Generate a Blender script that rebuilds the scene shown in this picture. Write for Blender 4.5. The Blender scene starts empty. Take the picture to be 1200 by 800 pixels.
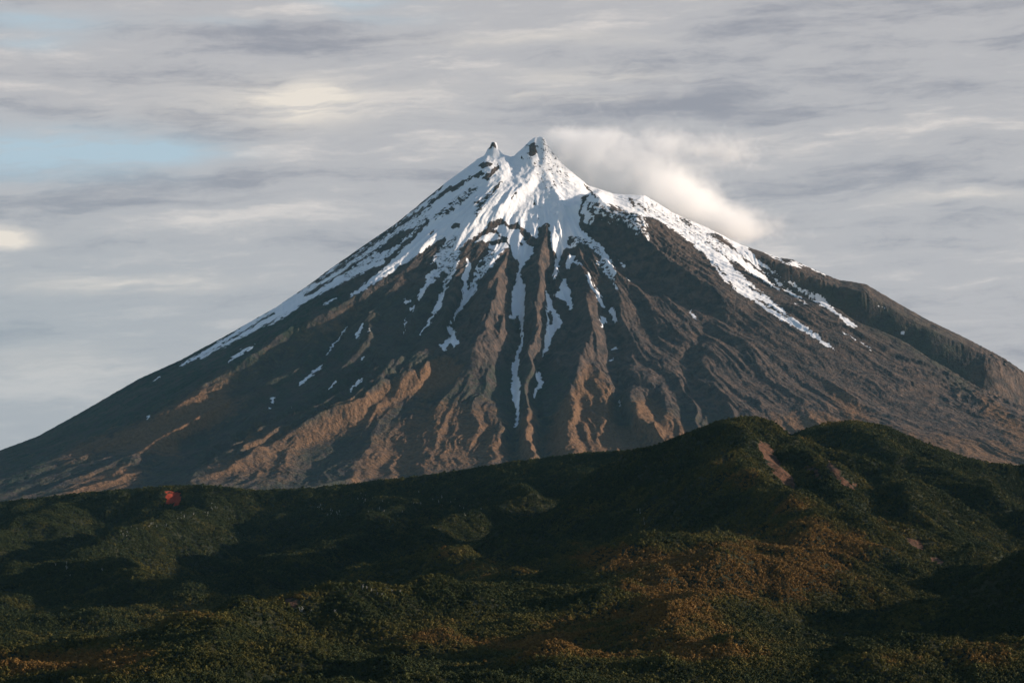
import bpy, math, random
import numpy as np

# ------------------------------------------------------------------ camera, world, sun, exposure
F, CX, CY = 3000.0, 600.0, 600.0          # photograph geometry (1200 px wide), horizon on row 600
DM = 12000.0                               # distance to the volcano's axis
XS = (632 - CX) / F * DM                   # its lateral offset
EXPO = 0.45
SUN_AZ, SUN_EL = 90.0, 12.5                # azimuth to the right of "towards the camera", elevation
scene = bpy.context.scene
C = scene.collection

cd = bpy.data.cameras.new('camera')
cd.lens = 90.0; cd.sensor_width = 36.0; cd.sensor_fit = 'HORIZONTAL'
cd.shift_y = 200.0 / 1200.0
cd.clip_start = 5.0; cd.clip_end = 60000.0
cam = bpy.data.objects.new('camera', cd); C.objects.link(cam)
cam.location = (0, 0, 0); cam.rotation_euler = (math.radians(90), 0, 0)
scene.camera = cam

scene.view_settings.view_transform = 'Standard'
scene.view_settings.look = 'None'
scene.view_settings.gamma = 1.0
scene.view_settings.exposure = EXPO
scene.view_settings.use_curve_mapping = False
scene.render.engine = 'CYCLES'
cy = scene.cycles
cy.use_denoising = True
cy.max_bounces = 12; cy.diffuse_bounces = 3; cy.glossy_bounces = 2; cy.volume_bounces = 12
cy.volume_step_rate = 1.0; cy.volume_max_steps = 256

a, e = math.radians(SUN_AZ), math.radians(SUN_EL)
SV = (math.sin(a) * math.cos(e), -math.cos(a) * math.cos(e), math.sin(e))
from mathutils import Vector
sd = bpy.data.lights.new('sun', 'SUN')
sd.energy = 5.0; sd.angle = math.radians(0.5); sd.color = (1.0, 0.83, 0.68)
sun = bpy.data.objects.new('sun', sd); C.objects.link(sun)
sun.rotation_euler = Vector(SV).to_track_quat('Z', 'Y').to_euler()
sun.location = (6000, 0, 3000)


class NG:
    """small expression helper for node graphs"""
    def __init__(self, tree):
        self.t = tree; self.n = tree.nodes; self.l = tree.links
    def node(self, typ, **kw):
        nd = self.n.new(typ)
        for k, v in kw.items(): setattr(nd, k, v)
        return nd
    def put(self, sock, v):
        if v is None: return
        if isinstance(v, bpy.types.NodeSocket): self.l.new(v, sock)
        else: sock.default_value = v
    def m(self, op, a, b=None, c=None, clamp=False):
        nd = self.node('ShaderNodeMath', operation=op, use_clamp=clamp)
        self.put(nd.inputs[0], a)
        if b is not None: self.put(nd.inputs[1], b)
        if c is not None: self.put(nd.inputs[2], c)
        return nd.outputs[0]
    def add(self, a, b): return self.m('ADD', a, b)
    def sub(self, a, b): return self.m('SUBTRACT', a, b)
    def mul(self, a, b): return self.m('MULTIPLY', a, b)
    def xyz(self, x, y, z=0.0):
        nd = self.node('ShaderNodeCombineXYZ')
        for i, v in enumerate((x, y, z)): self.put(nd.inputs[i], v)
        return nd.outputs[0]
    def sep(self, v):
        nd = self.node('ShaderNodeSeparateXYZ'); self.l.new(v, nd.inputs[0]); return nd.outputs
    def noise(self, vec, scale, detail=4.0, rough=0.5, dist=0.0, col=False):
        nd = self.node('ShaderNodeTexNoise')
        self.l.new(vec, nd.inputs['Vector'])
        nd.inputs['Scale'].default_value = scale; nd.inputs['Detail'].default_value = detail
        nd.inputs['Roughness'].default_value = rough; nd.inputs['Distortion'].default_value = dist
        return nd.outputs['Color'] if col else nd.outputs[0]
    def ss(self, x, lo, hi, a=0.0, b=1.0):
        nd = self.node('ShaderNodeMapRange', interpolation_type='SMOOTHSTEP')
        self.put(nd.inputs[0], x)
        self.put(nd.inputs[1], lo); self.put(nd.inputs[2], hi); self.put(nd.inputs[3], a); self.put(nd.inputs[4], b)
        return nd.outputs[0]
    def mix(self, f, a, b, blend='MIX'):
        nd = self.node('ShaderNodeMix', data_type='RGBA', blend_type=blend)
        self.put(nd.inputs[0], f)
        self.put(nd.inputs[6], a if isinstance(a, bpy.types.NodeSocket) else (*a, 1.0))
        self.put(nd.inputs[7], b if isinstance(b, bpy.types.NodeSocket) else (*b, 1.0))
        return nd.outputs[2]
    def vscale(self, v, s):
        nd = self.node('ShaderNodeVectorMath', operation='MULTIPLY')
        self.l.new(v, nd.inputs[0]); nd.inputs[1].default_value = s if isinstance(s, tuple) else (s, s, s)
        return nd.outputs[0]


def lin(r, g, b):
    return tuple(((c / 255) / 12.92 if c / 255 <= 0.04045 else ((c / 255 + 0.055) / 1.055) ** 2.4) for c in (r, g, b))


# world: clear Nishita sky with a sheet of layered evening cloud, set out by direction
WS = 0.1
w = bpy.data.worlds.new("World"); scene.world = w; w.use_nodes = True
g = NG(w.node_tree); g.n.clear()
sky = g.node('ShaderNodeTexSky', sky_type='NISHITA')
sky.sun_disc = False; sky.sun_elevation = e; sky.sun_rotation = math.radians(180 - SUN_AZ)
sky.altitude = 900.0; sky.air_density = 1.0; sky.dust_density = 0.6; sky.ozone_density = 1.5
tc = g.node('ShaderNodeTexCoord')
d = g.sep(tc.outputs['Generated'])
U = g.add(g.mul(g.m('ARCTAN2', d[0], d[1]), F), CX)
V = g.sub(CY, g.mul(g.m('ARCSINE', d[2]), F))
# wavering of the layers
wv = g.xyz(g.mul(U, 1 / 260), g.mul(V, 1 / 90))
wn = g.noise(wv, 1.0, 5, 0.6, col=True); ws = g.sep(wn)
U2 = g.add(U, g.mul(g.sub(ws[0], 0.5), 150))
V2 = g.add(V, g.mul(g.sub(ws[1], 0.5), 46))
tilt = g.add(V2, g.mul(U2, 0.05))
p1 = g.xyz(g.mul(U2, 1 / 330), g.mul(tilt, 1 / 48))
p2 = g.xyz(g.mul(U2, 1 / 150), g.mul(tilt, 1 / 18), 3.7)
n1 = g.noise(p1, 1.0, 4, 0.5)
n2 = g.noise(p2, 1.0, 5, 0.62)
n3 = g.noise(g.xyz(g.mul(U, 1 / 700), g.mul(V, 1 / 150), 9.1), 1.0, 2, 0.5)


def blob(x, y, rx, ry, soft=1.0):
    dx = g.mul(g.sub(U2, x), 1 / rx); dy = g.mul(g.sub(V2, y), 1 / ry)
    q = g.add(g.mul(dx, dx), g.mul(dy, dy))
    return g.m('EXPONENT', g.mul(q, -soft))


def addm(*xs):
    r = xs[0]
    for x in xs[1:]: r = g.add(r, x)
    return r


dark = lin(152, 153, 162); mid = lin(186, 184, 187); lite = lin(224, 216, 211)
cream = lin(236, 226, 214); blue = lin(178, 200, 214)
bright = g.add(g.mul(g.sub(n1, 0.5), 1.9), g.mul(g.sub(n2, 0.5), 1.15))
bright = g.add(bright, g.mul(g.sub(n3, 0.5), 0.8))
n4 = g.noise(g.xyz(g.mul(U2, 1 / 58), g.mul(tilt, 1 / 7.5), 6.2), 1.0, 6, 0.7)
n5 = g.noise(g.xyz(g.mul(U, 1 / 80), g.mul(V, 1 / 26), 2.2), 1.0, 8, 0.72, 0.4)
bright = g.add(bright, g.add(g.mul(g.sub(n4, 0.5), 0.5), g.mul(g.sub(n5, 0.5), 0.8)))
# broad banks placed by direction
banks = [(300, 48, 200, 16, -.42), (240, 96, 190, 13, -.30), (60, 138, 120, 13, -.34), (420, 150, 220, 12, -.28),
         (150, 232, 230, 18, -.30), (240, 290, 220, 26, -.16), (90, 375, 190, 34, -.34), (60, 250, 200, 16, -.2), (260, 215, 200, 12, -.25), (900, 215, 200, 14, -.12), (1000, 330, 200, 30, -.10), (900, 50, 170, 20, -.24), (720, 130, 150, 14, -.28),
         (1080, 12, 90, 12, -.3), (1000, 95, 200, 20, -.10), (560, 20, 200, 20, .18), (690, 105, 110, 8, .30),
         (260, 262, 220, 10, .20), (150, 330, 130, 12, .26), (1060, 160, 180, 6, .20), (1130, 235, 90, 6, .22),
         (60, 460, 170, 30, .34), (330, 190, 90, 9, .15), (640, 80, 160, 10, .14), (780, 8, 200, 8, .2)]
for x, y, rx, ry, k in banks:
    bright = g.add(bright, g.mul(blob(x, y, rx, ry), k))
col = g.mix(g.ss(bright, -0.7, 0.0), dark, mid)
col = g.mix(g.ss(bright, 0.0, 0.7), col, lite)
# cooler and greener low on the left, warmer towards the right
col = g.mix(g.mul(g.mul(g.ss(V, 180, 420), g.ss(U, 800, 0)), 0.5), col, lin(158, 170, 178))
crm = addm(g.mul(blob(350, 122, 62, 22), 1.25), g.mul(blob(14, 287, 30, 8), 1.6), g.mul(blob(700, 92, 80, 9), .5), g.mul(blob(620, 55, 130, 8), .35),
           g.mul(blob(150, 333, 110, 9), .45), g.mul(blob(330, 128, 160, 28), .35), g.mul(blob(640, 112, 90, 8), .45), g.mul(blob(1120, 238, 80, 7), .35), g.mul(blob(70, 425, 120, 18), .15))
crm = g.mul(crm, g.ss(n2, 0.32, 0.62, 0.25, 1.15))
col = g.mix(g.m('MINIMUM', crm, 1.0), col, cream)
hol = addm(g.mul(blob(60, 190, 125, 26), 1.4), g.mul(blob(190, 186, 85, 13), .85), g.mul(blob(50, 42, 80, 14), .75), g.mul(blob(40, 66, 50, 8), .45), g.mul(blob(430, 8, 60, 9), .6), g.mul(blob(255, 38, 50, 6), .35),
           g.mul(blob(455, 28, 60, 8), .3))
hol = g.mul(hol, g.ss(n2, 0.70, 0.35, 0.35, 1.0))
col = g.mix(g.m('MINIMUM', hol, 0.92), col, blue)
# the cloud sheet breaks up overhead and behind, where the clear sky takes over
cover = g.mul(g.ss(d[2], 0.28, 0.6, 1.0, 0.10), g.ss(d[1], 0.92, 0.05, 1.0, 0.18))
cloudc = g.vscale(col, 1.0 / WS / 2 ** EXPO)
final = g.mix(cover, sky.outputs[0], cloudc)
bg = g.node('ShaderNodeBackground'); g.l.new(final, bg.inputs[0]); bg.inputs[1].default_value = WS
wo = g.node('ShaderNodeOutputWorld'); g.l.new(bg.outputs[0], wo.inputs[0])

# ------------------------------------------------------------------ helpers
def tag(o, label=None, cat=None, group=None, kind=None):
    for k, v in (('label', label), ('category', cat), ('group', group), ('kind', kind)):
        if v: o[k] = v
    return o


rngp = np.random.default_rng(11)
_P = np.tile(rngp.permutation(1024), 2).astype(np.int32)
_G = rngp.uniform(0, 2 * np.pi, 1024); _GX, _GY = np.cos(_G), np.sin(_G)


def perlin(x, y, s=0):
    x = np.asarray(x, float) + s * 17.31; y = np.asarray(y, float) + s * 9.77
    xi = np.floor(x).astype(np.int64); yi = np.floor(y).astype(np.int64)
    xf = x - xi; yf = y - yi
    u = xf * xf * xf * (xf * (xf * 6 - 15) + 10); v = yf * yf * yf * (yf * (yf * 6 - 15) + 10)
    def gr(i, j, fx, fy):
        h = _P[_P[i & 1023] + (j & 1023)]
        return _GX[h] * fx + _GY[h] * fy
    a0 = gr(xi, yi, xf, yf); b0 = gr(xi + 1, yi, xf - 1, yf)
    a1 = gr(xi, yi + 1, xf, yf - 1); b1 = gr(xi + 1, yi + 1, xf - 1, yf - 1)
    return ((a0 + u * (b0 - a0)) * (1 - v) + (a1 + u * (b1 - a1)) * v) * 1.5


def fbm(x, y, octv=4, gain=0.5, s=0):
    r = 0; A = 1; f = 1
    for k in range(octv):
        r = r + A * perlin(x * f, y * f, s + k * 3); A *= gain; f *= 2.03
    return r


def ridged(x, y, octv=3, gain=0.5, s=0):
    r = 0; A = 1; f = 1; t = 0
    for k in range(octv):
        r = r + A * (1 - np.minimum(1, 2.0 * np.abs(perlin(x * f, y * f, s + k * 5)))); t += A; A *= gain; f *= 2.1
    return r / t


def sstep(x, a, b):
    t = np.clip((x - a) / (b - a), 0, 1); return t * t * (3 - 2 * t)


def grow(start, step, end, fac=1.12):
    out = []; p = start; s = step
    sg = 1 if end > start else -1
    while (p - end) * sg < 0:
        s *= fac; p += sg * s; out.append(p)
    return out


def axis(lo, hi, step, far_lo, far_hi):
    c = list(np.arange(lo, hi + step * .5, step))
    return np.array(grow(lo, step, far_lo)[::-1] + c + grow(c[-1], step, far_hi))


def grid_mesh(name, xs, ys, Z, mat, attrs):
    ny, nx = Z.shape
    X, Y = np.meshgrid(xs, ys)
    me = bpy.data.meshes.new(name)
    co = np.stack([X, Y, Z], -1).reshape(-1, 3).astype(np.float32)
    me.vertices.add(nx * ny); me.vertices.foreach_set('co', co.ravel())
    i = np.arange(nx * ny).reshape(ny, nx)
    f = np.stack([i[:-1, :-1], i[:-1, 1:], i[1:, 1:], i[1:, :-1]], -1).reshape(-1, 4).astype(np.int32)
    me.loops.add(f.size); me.loops.foreach_set('vertex_index', f.ravel())
    me.polygons.add(len(f)); me.polygons.foreach_set('loop_start', np.arange(0, f.size, 4, dtype=np.int32))
    me.update(calc_edges=True)
    me.polygons.foreach_set('use_smooth', np.ones(len(f), bool))
    for k, v in attrs.items():
        at = me.attributes.new(k, 'FLOAT', 'POINT'); at.data.foreach_set('value', np.asarray(v, np.float32).ravel())
    me.materials.append(mat)
    o = bpy.data.objects.new(name, me); C.objects.link(o)
    return o


SC = 2  # canvas samples per photograph pixel


class Canvas:
    def __init__(self): self.a = np.zeros((800 * SC, 1200 * SC), np.float32)
    def poly(self, pts, val=1.0):
        P = np.array(pts, float) * SC
        x0, y0 = np.floor(P.min(0)).astype(int) - 1; x1, y1 = np.ceil(P.max(0)).astype(int) + 2
        x0 = max(x0, 0); y0 = max(y0, 0); x1 = min(x1, 1200 * SC); y1 = min(y1, 800 * SC)
        if x1 <= x0 or y1 <= y0: return
        gx, gy = np.meshgrid(np.arange(x0, x1) + .5, np.arange(y0, y1) + .5)
        ins = np.zeros(gx.shape, bool); n = len(P)
        for k in range(n):
            ax, ay = P[k]; bx, by = P[(k + 1) % n]
            if ay == by: continue
            c = ((ay > gy) != (by > gy)) & (gx < (bx - ax) * (gy - ay) / (by - ay) + ax)
            ins ^= c
        s = self.a[y0:y1, x0:x1]; s[ins] = val
    def line(self, pts, wd, val=1.0):
        wd = wd if isinstance(wd, (list, tuple)) else [wd] * len(pts)
        for (ax, ay), (bx, by), w0, w1 in zip(pts[:-1], pts[1:], wd[:-1], wd[1:]):
            L = math.hypot(bx - ax, by - ay) or 1; nx, ny = -(by - ay) / L / 2, (bx - ax) / L / 2
            self.poly([(ax + nx * w0, ay + ny * w0), (bx + nx * w1, by + ny * w1), (bx - nx * w1, by - ny * w1), (ax - nx * w0, ay - ny * w0)], val)
    def blur(self, r):
        k = np.exp(-0.5 * (np.arange(-3 * r, 3 * r + 1) / r) ** 2); k /= k.sum()
        for ax in (0, 1):
            self.a = np.apply_along_axis(lambda v: np.convolve(v, k, 'same'), ax, self.a)
    def sample(self, px, py):
        x = np.clip(px * SC - .5, 0, 1200 * SC - 1.001); y = np.clip(py * SC - .5, 0, 800 * SC - 1.001)
        xi = x.astype(int); yi = y.astype(int); fx = x - xi; fy = y - yi; A = self.a
        return (A[yi, xi] * (1 - fx) * (1 - fy) + A[yi, xi + 1] * fx * (1 - fy) + A[yi + 1, xi] * (1 - fx) * fy + A[yi + 1, xi + 1] * fx * fy)


def proj(X, Y, Z):
    Yc = np.maximum(Y, 50)
    return CX + F * X / Yc, CY - F * Z / Yc


def fit_skyline(X, Y, Z, sx, sy, reach=60.0, rounds=3, ymin=0, ymax=1e9, spread=1):
    """lift or lower the crest so that its outline follows the surveyed profile"""
    m = (Y > ymin) & (Y < ymax)
    for _ in range(rounds):
        px, py = proj(X, Y, Z)
        b = np.clip(np.round(px).astype(int), -20, 1219) + 20
        top = np.full(1240, 1e9); 
        for ks in range(-spread, spread + 1): np.minimum.at(top, np.clip(b[m] + ks, 0, 1239), py[m])
        xc = np.arange(1240) - 20.0
        tgt = np.interp(xc, sx, sy)
        dl = np.where(top < 1e8, top - tgt, 0)
        dl = np.convolve(np.pad(dl, 3, 'edge'), np.ones(7) / 7, 'valid')
        dpx = np.interp(px, xc, dl); tpx = np.interp(px, xc, np.where(top < 1e8, top, tgt))
        wgt = np.where(m, 1 - sstep(py - tpx, 0, reach), 0)
        edge = sstep(np.abs(px - 600), 760, 640)
        Z = Z + dpx * Y / F * wgt * edge
    return Z


def erode(H, dx, dy, n=60000, steps=70, batches=6, seed=3, rate=0.3, dep=0.3, cap=4.0, inertia=0.25):
    """loose droplets that pick up and drop soil on their way down"""
    rng = np.random.default_rng(seed); H0 = H; H = H.copy(); ny, nx = H.shape
    for b in range(batches):
        x = rng.uniform(1, nx - 3, n); y = rng.uniform(1, ny - 3, n)
        vx = np.zeros(n); vy = np.zeros(n); sed = np.zeros(n); spd = np.ones(n); wat = np.ones(n)
        alive = np.ones(n, bool)
        for s in range(steps):
            xi = x.astype(int); yi = y.astype(int); fx = x - xi; fy = y - yi
            h00 = H[yi, xi]; h10 = H[yi, xi + 1]; h01 = H[yi + 1, xi]; h11 = H[yi + 1, xi + 1]
            gx = ((h10 - h00) * (1 - fy) + (h11 - h01) * fy) / dx
            gy = ((h01 - h00) * (1 - fx) + (h11 - h10) * fx) / dy
            h = h00 * (1 - fx) * (1 - fy) + h10 * fx * (1 - fy) + h01 * (1 - fx) * fy + h11 * fx * fy
            vx = vx * inertia - gx * (1 - inertia); vy = vy * inertia - gy * (1 - inertia)
            L = np.hypot(vx, vy) + 1e-9; vx /= L; vy /= L
            x2 = np.clip(x + vx, 1, nx - 3); y2 = np.clip(y + vy * dx / dy, 1, ny - 3)
            xj = x2.astype(int); yj = y2.astype(int); gx2 = x2 - xj; gy2 = y2 - yj
            h2 = H[yj, xj] * (1 - gx2) * (1 - gy2) + H[yj, xj + 1] * gx2 * (1 - gy2) + H[yj + 1, xj] * (1 - gx2) * gy2 + H[yj + 1, xj + 1] * gx2 * gy2
            dh = h2 - h
            c = np.clip(-dh / dx, 0.02, 1.2) * spd * wat * cap
            ero = np.where(sed < c, np.minimum((c - sed) * rate, np.maximum(-dh, 0) * 0.5), 0)
            dpo = np.where(sed >= c, (sed - c) * dep, 0)
            dpo = np.where(dh > 0, np.minimum(dh, sed), dpo)
            amt = dpo - ero; sed = sed - amt
            for ox, oy, ww in ((0, 0, (1 - fx) * (1 - fy)), (1, 0, fx * (1 - fy)), (0, 1, (1 - fx) * fy), (1, 1, fx * fy)):
                np.add.at(H, (yi + oy, xi + ox), amt * ww * 0.6)
            spd = np.sqrt(np.clip(spd * spd - dh * 0.05, 0.1, 4)); wat *= 0.985
            x, y = x2, y2
    return H0 + np.clip(H - H0, -14, 8)


# ------------------------------------------------------------------ volcano
xs = axis(-2520, 2520, 4.0, -9000, 9000)
ys = axis(8800, 12250, 5.0, 5200, 19000)
X, Y = np.meshgrid(xs, ys)
DX, DY = X - XS, Y - DM
R = np.hypot(DX, DY); TH = np.arctan2(DX, -DY)        # 0 towards the camera, + to the right
lefP = ([0, 20, 40, 72, 113, 172, 235, 276, 310, 370, 422, 471, 540, 589, 632, 800, 1000, 1500, 3000],
        [436, 424, 415, 410, 385, 336, 293, 263, 240, 206, 178, 156, 116, 88, 73, 22, -25, -80, -110])
rigP = ([0, 28, 50, 70, 125, 168, 196, 238, 268, 298, 328, 352, 388, 418, 455, 493, 530, 557, 568, 700, 900, 1300, 3000],
        [436, 408, 388, 375, 368, 348, 334, 313, 303, 297, 282, 273, 265, 247, 226, 208, 189, 174, 163, 108, 35, -60, -110])
froP = ([0, 60, 150, 300, 600, 1000, 1500, 2000, 2500, 3000, 3600, 5000, 9000], [1745, 1660, 1560, 1425, 1205, 945, 660, 415, 225, 100, -20, -140, -260])
sl, sr = np.interp(R / 4, *lefP) * 4, np.interp(R / 4, *rigP) * 4
fr = np.interp(R, *froP)
s2 = np.sin(TH); c2 = np.cos(TH)
side = np.where(s2 < 0, sl, sr)
wS = s2 * s2
Z0 = side * wS + fr * (1 - wS)
# soften kinks of the radial profiles
front = sstep(-DY, -260, 60)                         # features drawn only on the side one sees

# landforms: (points (px, py, height m)), reach left, reach right (px)
LF = [
 # crest between the shaded left flank and the front
 ([(585,195,0),(545,255,14),(480,300,26),(420,345,40),(375,371,46),(326,397,46),(292,418,44),(240,454,40),(202,476,36),(165,499,30),(124,514,20),(60,532,0)], 150, 64),
 # second long spur
 ([(545,398,0),(530,414,22),(500,424,34),(470,438,40),(440,456,44),(397,480,46),(360,497,44),(330,510,38),(289,532,34),(225,562,20),(180,585,0)], 34, 70),
 # ridges of the snow cone
 ([(634,178,0),(630,195,10),(621,210,18),(606,225,22),(590,245,22),(578,264,8)], 46, 20),
 ([(642,195,0),(650,222,12),(656,250,16),(651,275,12),(646,292,0)], 16, 9),
 ([(592,195,0),(584,215,8),(570,240,12),(552,265,10),(540,285,0)], 26, 14),
 # gully behind it
 ([(500,370,0),(478,400,-14),(445,432,-30),(410,455,-34),(370,482,-34),(330,500,-26),(280,524,-16),(220,548,0)], 34, 26),
 # gully with small drifts
 ([(450,330,0),(418,370,-12),(398,396,-16),(365,436,-14),(330,468,-10),(300,500,0)], 22, 18),
 ([(390,375,0),(372,400,12),(350,430,16),(318,450,12),(290,480,0)], 18, 18),
 ([(340,405,0),(318,430,-10),(290,452,-12),(262,480,0)], 16, 16),
 ([(420,350,0),(436,375,10),(432,395,12),(420,420,0)], 14, 16),
 ([(470,340,0),(440,372,14),(424,400,16),(400,436,14),(380,460,0)], 22, 20),
 ([(300,440,0),(262,476,-14),(235,505,-18),(190,535,-10),(140,560,0)], 26, 24),
 ([(345,440,0),(310,480,14),(290,505,16),(262,530,0)], 20, 24),
 ([(345,420,0),(300,448,16),(255,475,22),(215,503,24),(170,528,16),(130,555,0)], 26, 26),
 ([(330,450,0),(285,485,-14),(250,510,-18),(200,540,-12),(170,565,0)], 20, 20),
 ([(300,470,0),(268,500,12),(248,525,14),(215,555,0)], 16, 16),
 ([(180,500,0),(140,518,12),(90,535,16),(40,552,12),(0,570,0)], 40, 34),
 # gullies and ribs of the centre
 ([(530,276,0),(522,310,-14),(516,340,-20),(500,378,-24),(480,410,-16),(455,440,0)], 20, 16),
 ([(545,285,0),(540,312,18),(532,340,26),(516,378,22),(498,405,0)], 18, 15),
 ([(585,290,0),(560,322,-26),(545,352,-36),(530,378,-36),(524,402,-28),(512,430,-14),(500,460,0)], 26, 24),
 ([(596,285,0),(588,300,24),(582,330,44),(572,370,52),(566,400,44),(560,430,30),(545,470,16),(520,510,0)], 40, 34),
 ([(620,285,0),(610,316,-30),(605,345,-42),(608,378,-44),(606,405,-42),(602,440,-36),(602,470,-34),(605,505,-38),(606,545,-34)], 30, 18),
 ([(640,262,0),(636,300,26),(632,340,34),(627,385,34),(620,430,30),(617,470,28),(620,510,30),(622,545,26)], 18, 20),
 ([(662,245,0),(657,285,-18),(650,318,-26),(643,345,-30),(650,372,-34),(642,405,-34),(632,440,-32),(632,470,-28),(638,510,-30),(640,545,-28)], 20, 20),
 ([(664,290,0),(661,305,14),(652,330,14),(648,345,0)], 10, 9),
 ([(676,296,0),(668,316,-12),(664,345,-18),(668,372,-16),(670,400,0)], 14, 14),
 ([(684,290,0),(684,320,22),(690,350,28),(690,385,28),(680,420,22),(672,455,18),(668,490,22),(662,530,10)], 22, 24),
 ([(690,305,0),(700,338,-10),(708,365,-14),(716,392,-20),(720,425,-26),(722,455,-28),(728,480,-34),(745,510,-34),(765,540,-20)], 22, 20),
 ([(705,282,0),(718,318,16),(726,345,18),(734,380,14),(742,410,0)], 16, 22),
 ([(700,425,0),(712,440,20),(716,460,24),(712,480,20),(700,505,12),(690,530,0)], 34, 12),
 ([(690,455,0),(680,480,-14),(672,500,-18),(680,520,-14),(700,545,0)], 14, 12),
 ([(745,440,0),(742,470,22),(738,485,28),(760,505,26),(790,528,20)], 16, 26),
 ([(768,430,0),(765,470,-10),(770,500,0)], 12, 12),
 # block on the right of the crater with its steep shaded face
 ([(684,228,0),(690,240,44),(715,256,52),(748,268,54),(760,285,52),(782,308,46),(810,326,40),(838,342,32),(858,358,12),(870,372,0)], 44, 60),
 ([(684,262,0),(700,285,-10),(728,318,-14),(760,332,-12),(800,352,-10),(830,372,-10),(818,400,-14),(806,430,-16),(812,460,-16),(826,490,0)], 24, 22),
 ([(812,392,0),(826,420,12),(846,460,14),(862,490,12),(880,520,0)], 18, 26),
 ([(880,400,0),(905,425,-5),(950,455,-6),(985,485,-5),(1020,520,0)], 14, 12),
 # edge of the smooth scoria slope, gully behind it and the far wall
 ([(925,342,0),(960,356,12),(1000,380,22),(1035,398,26),(1062,412,26),(1100,438,24),(1140,464,22),(1200,494,18),(1260,530,10)], 130, 22),
]


def lmark(px, py, feats):
    out = np.zeros_like(px)
    for pts, wl, wr in feats:
        P = sorted(pts, key=lambda t: t[1])
        yy = [t[1] for t in P]; xx = [t[0] for t in P]; aa = [t[2] for t in P]
        m = (py > yy[0] - 1) & (py < yy[-1] + 1)
        pm = py[m]; wb = 1.0
        xl = np.interp(pm, yy, xx); A = np.interp(pm, yy, aa, left=0, right=0) * 1.4
        dx = px[m] - xl
        t = np.clip(1 - np.where(dx < 0, -dx / wl, dx / wr), 0, 1)
        out[m] += A * t * t * (2 - t)
    return out


warpx = fbm(X / 260, Y / 260, 4, 0.55, 1) * 6.0
warpy = fbm(X / 260, Y / 260, 3, 0.5, 5) * 4.0
# rear wall on the right: a trench behind the scoria edge and a ridge on the skyline
rear = np.zeros_like(Z0)
Zc = Z0.copy()
for it in range(3):
    px, py = proj(X, Y, Zc)
    L = lmark(px + warpx, py + warpy, LF) * front
    Zc = Z0 + L
# trench: azimuth band on the right
thd = np.degrees(TH)
Lr = sstep(R, 950, 1350) * (1 - sstep(R, 2180, 2900))
jag = 1.0 * perlin(R / 260, R * 0 + .3, 2)
w0 = 64.5 + jag + 0.35 * perlin(R / 110, R * 0 + 8.3, 2) + 6.0 * sstep(R, 2090, 2300)
trench = -sstep(thd, 51.5 + jag * .5, 56.5 + jag) * (1 - sstep(thd, w0, w0 + 4.0)) * 215 * Lr
Zc = Zc + trench
# radial ribs and runnels
wth = TH + 0.035 * fbm(X / 600, Y / 600, 3, 0.5, 21)
lr = np.log(np.maximum(R, 60) / 1000.0)
rough = 0.35 + 0.65 * np.exp(-((thd + 8) / 46) ** 2)
rough = np.where(thd > 25, np.maximum(0.22, rough * 0.9), rough)
kR = sstep(R, 150, 900)
rib = (ridged(wth * 9, lr * 1.4, 2, 0.5, 31) - 0.55) * 34 * kR * rough
rib += (ridged(wth * 26, lr * 1.3, 3, 0.5, 41) - 0.55) * 16 * kR * rough * (0.6 + 1.2 * np.clip(perlin(X / 330, Y / 330, 47) + .3, 0, 1))
rib += (ridged(wth * 62 + fbm(X / 200, Y / 200, 2, .5, 43) * .8, lr * 5.0, 3, 0.55, 45) - 0.5) * 5 * sstep(R, 400, 1200) * (0.3 + 0.7 * rough)
det = (fbm(X / 130, Y / 130, 5, 0.5, 51) * 6 + fbm(X / 28, Y / 28, 3, 0.55, 57) * 1.8) * (0.3 + 0.7 * rough) * (0.25 + 0.75 * sstep(R, 500, 1000))
crag = (ridged(X / 45, Y / 45, 4, 0.55, 61) - .5) * 16 * np.exp(-((px - 770) / 80) ** 2 - ((py - 300) / 45) ** 2)
crag += (ridged(X / 60, Y / 60, 4, 0.5, 66) - .5) * 7 * (1 - sstep(R, 250, 600))
crag += (ridged(X / 70 + DX / 300, Y / 70, 5, 0.6, 63) - .5) * 6 * sstep(R, 500, 900) * (0.25 + 0.75 * rough) * sstep(perlin(X / 400, Y / 400, 64), -.35, .35)
crag += (ridged(X / 50, Y / 50, 4, 0.55, 68) - .5) * 34 * np.exp(-((px - 1160) / 50) ** 2 - ((py - 440) / 40) ** 2)
crag += (ridged(X / 60, Y / 60, 4, 0.55, 69) - .5) * 14 * np.exp(-((px - 940) / 50) ** 2 - ((py - 320) / 14) ** 2)
Zc = Zc + rib + det + crag
# running water on the uniform part of the grid
ix = (xs > -2519) & (xs < 2519); iy = (ys > 8801) & (ys < 12240)
i0, i1 = np.where(ix)[0][[0, -1]]; j0, j1 = np.where(iy)[0][[0, -1]]
sub = Zc[j0:j1 + 1, i0:i1 + 1]
er = erode(sub, 4.0, 5.0, n=70000, steps=90, batches=7, seed=5, rate=0.25, cap=5.0)
kk = 0.75 * (0.35 + 0.65 * rough[j0:j1 + 1, i0:i1 + 1]) * (0.12 + 0.88 * sstep(R[j0:j1 + 1, i0:i1 + 1], 450, 1000))
Zc[j0:j1 + 1, i0:i1 + 1] = sub + (er - sub) * kk
SX = [-60, 0, 43, 92, 161, 210, 262, 322, 356, 397, 460, 519, 560, 570, 590, 600, 612, 620, 626, 637, 648, 660, 690, 720, 757, 774, 789, 802, 828, 870, 900, 915, 930, 960, 984, 1000, 1016, 1050, 1087, 1125, 1162, 1180, 1189, 1200, 1260]
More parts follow.
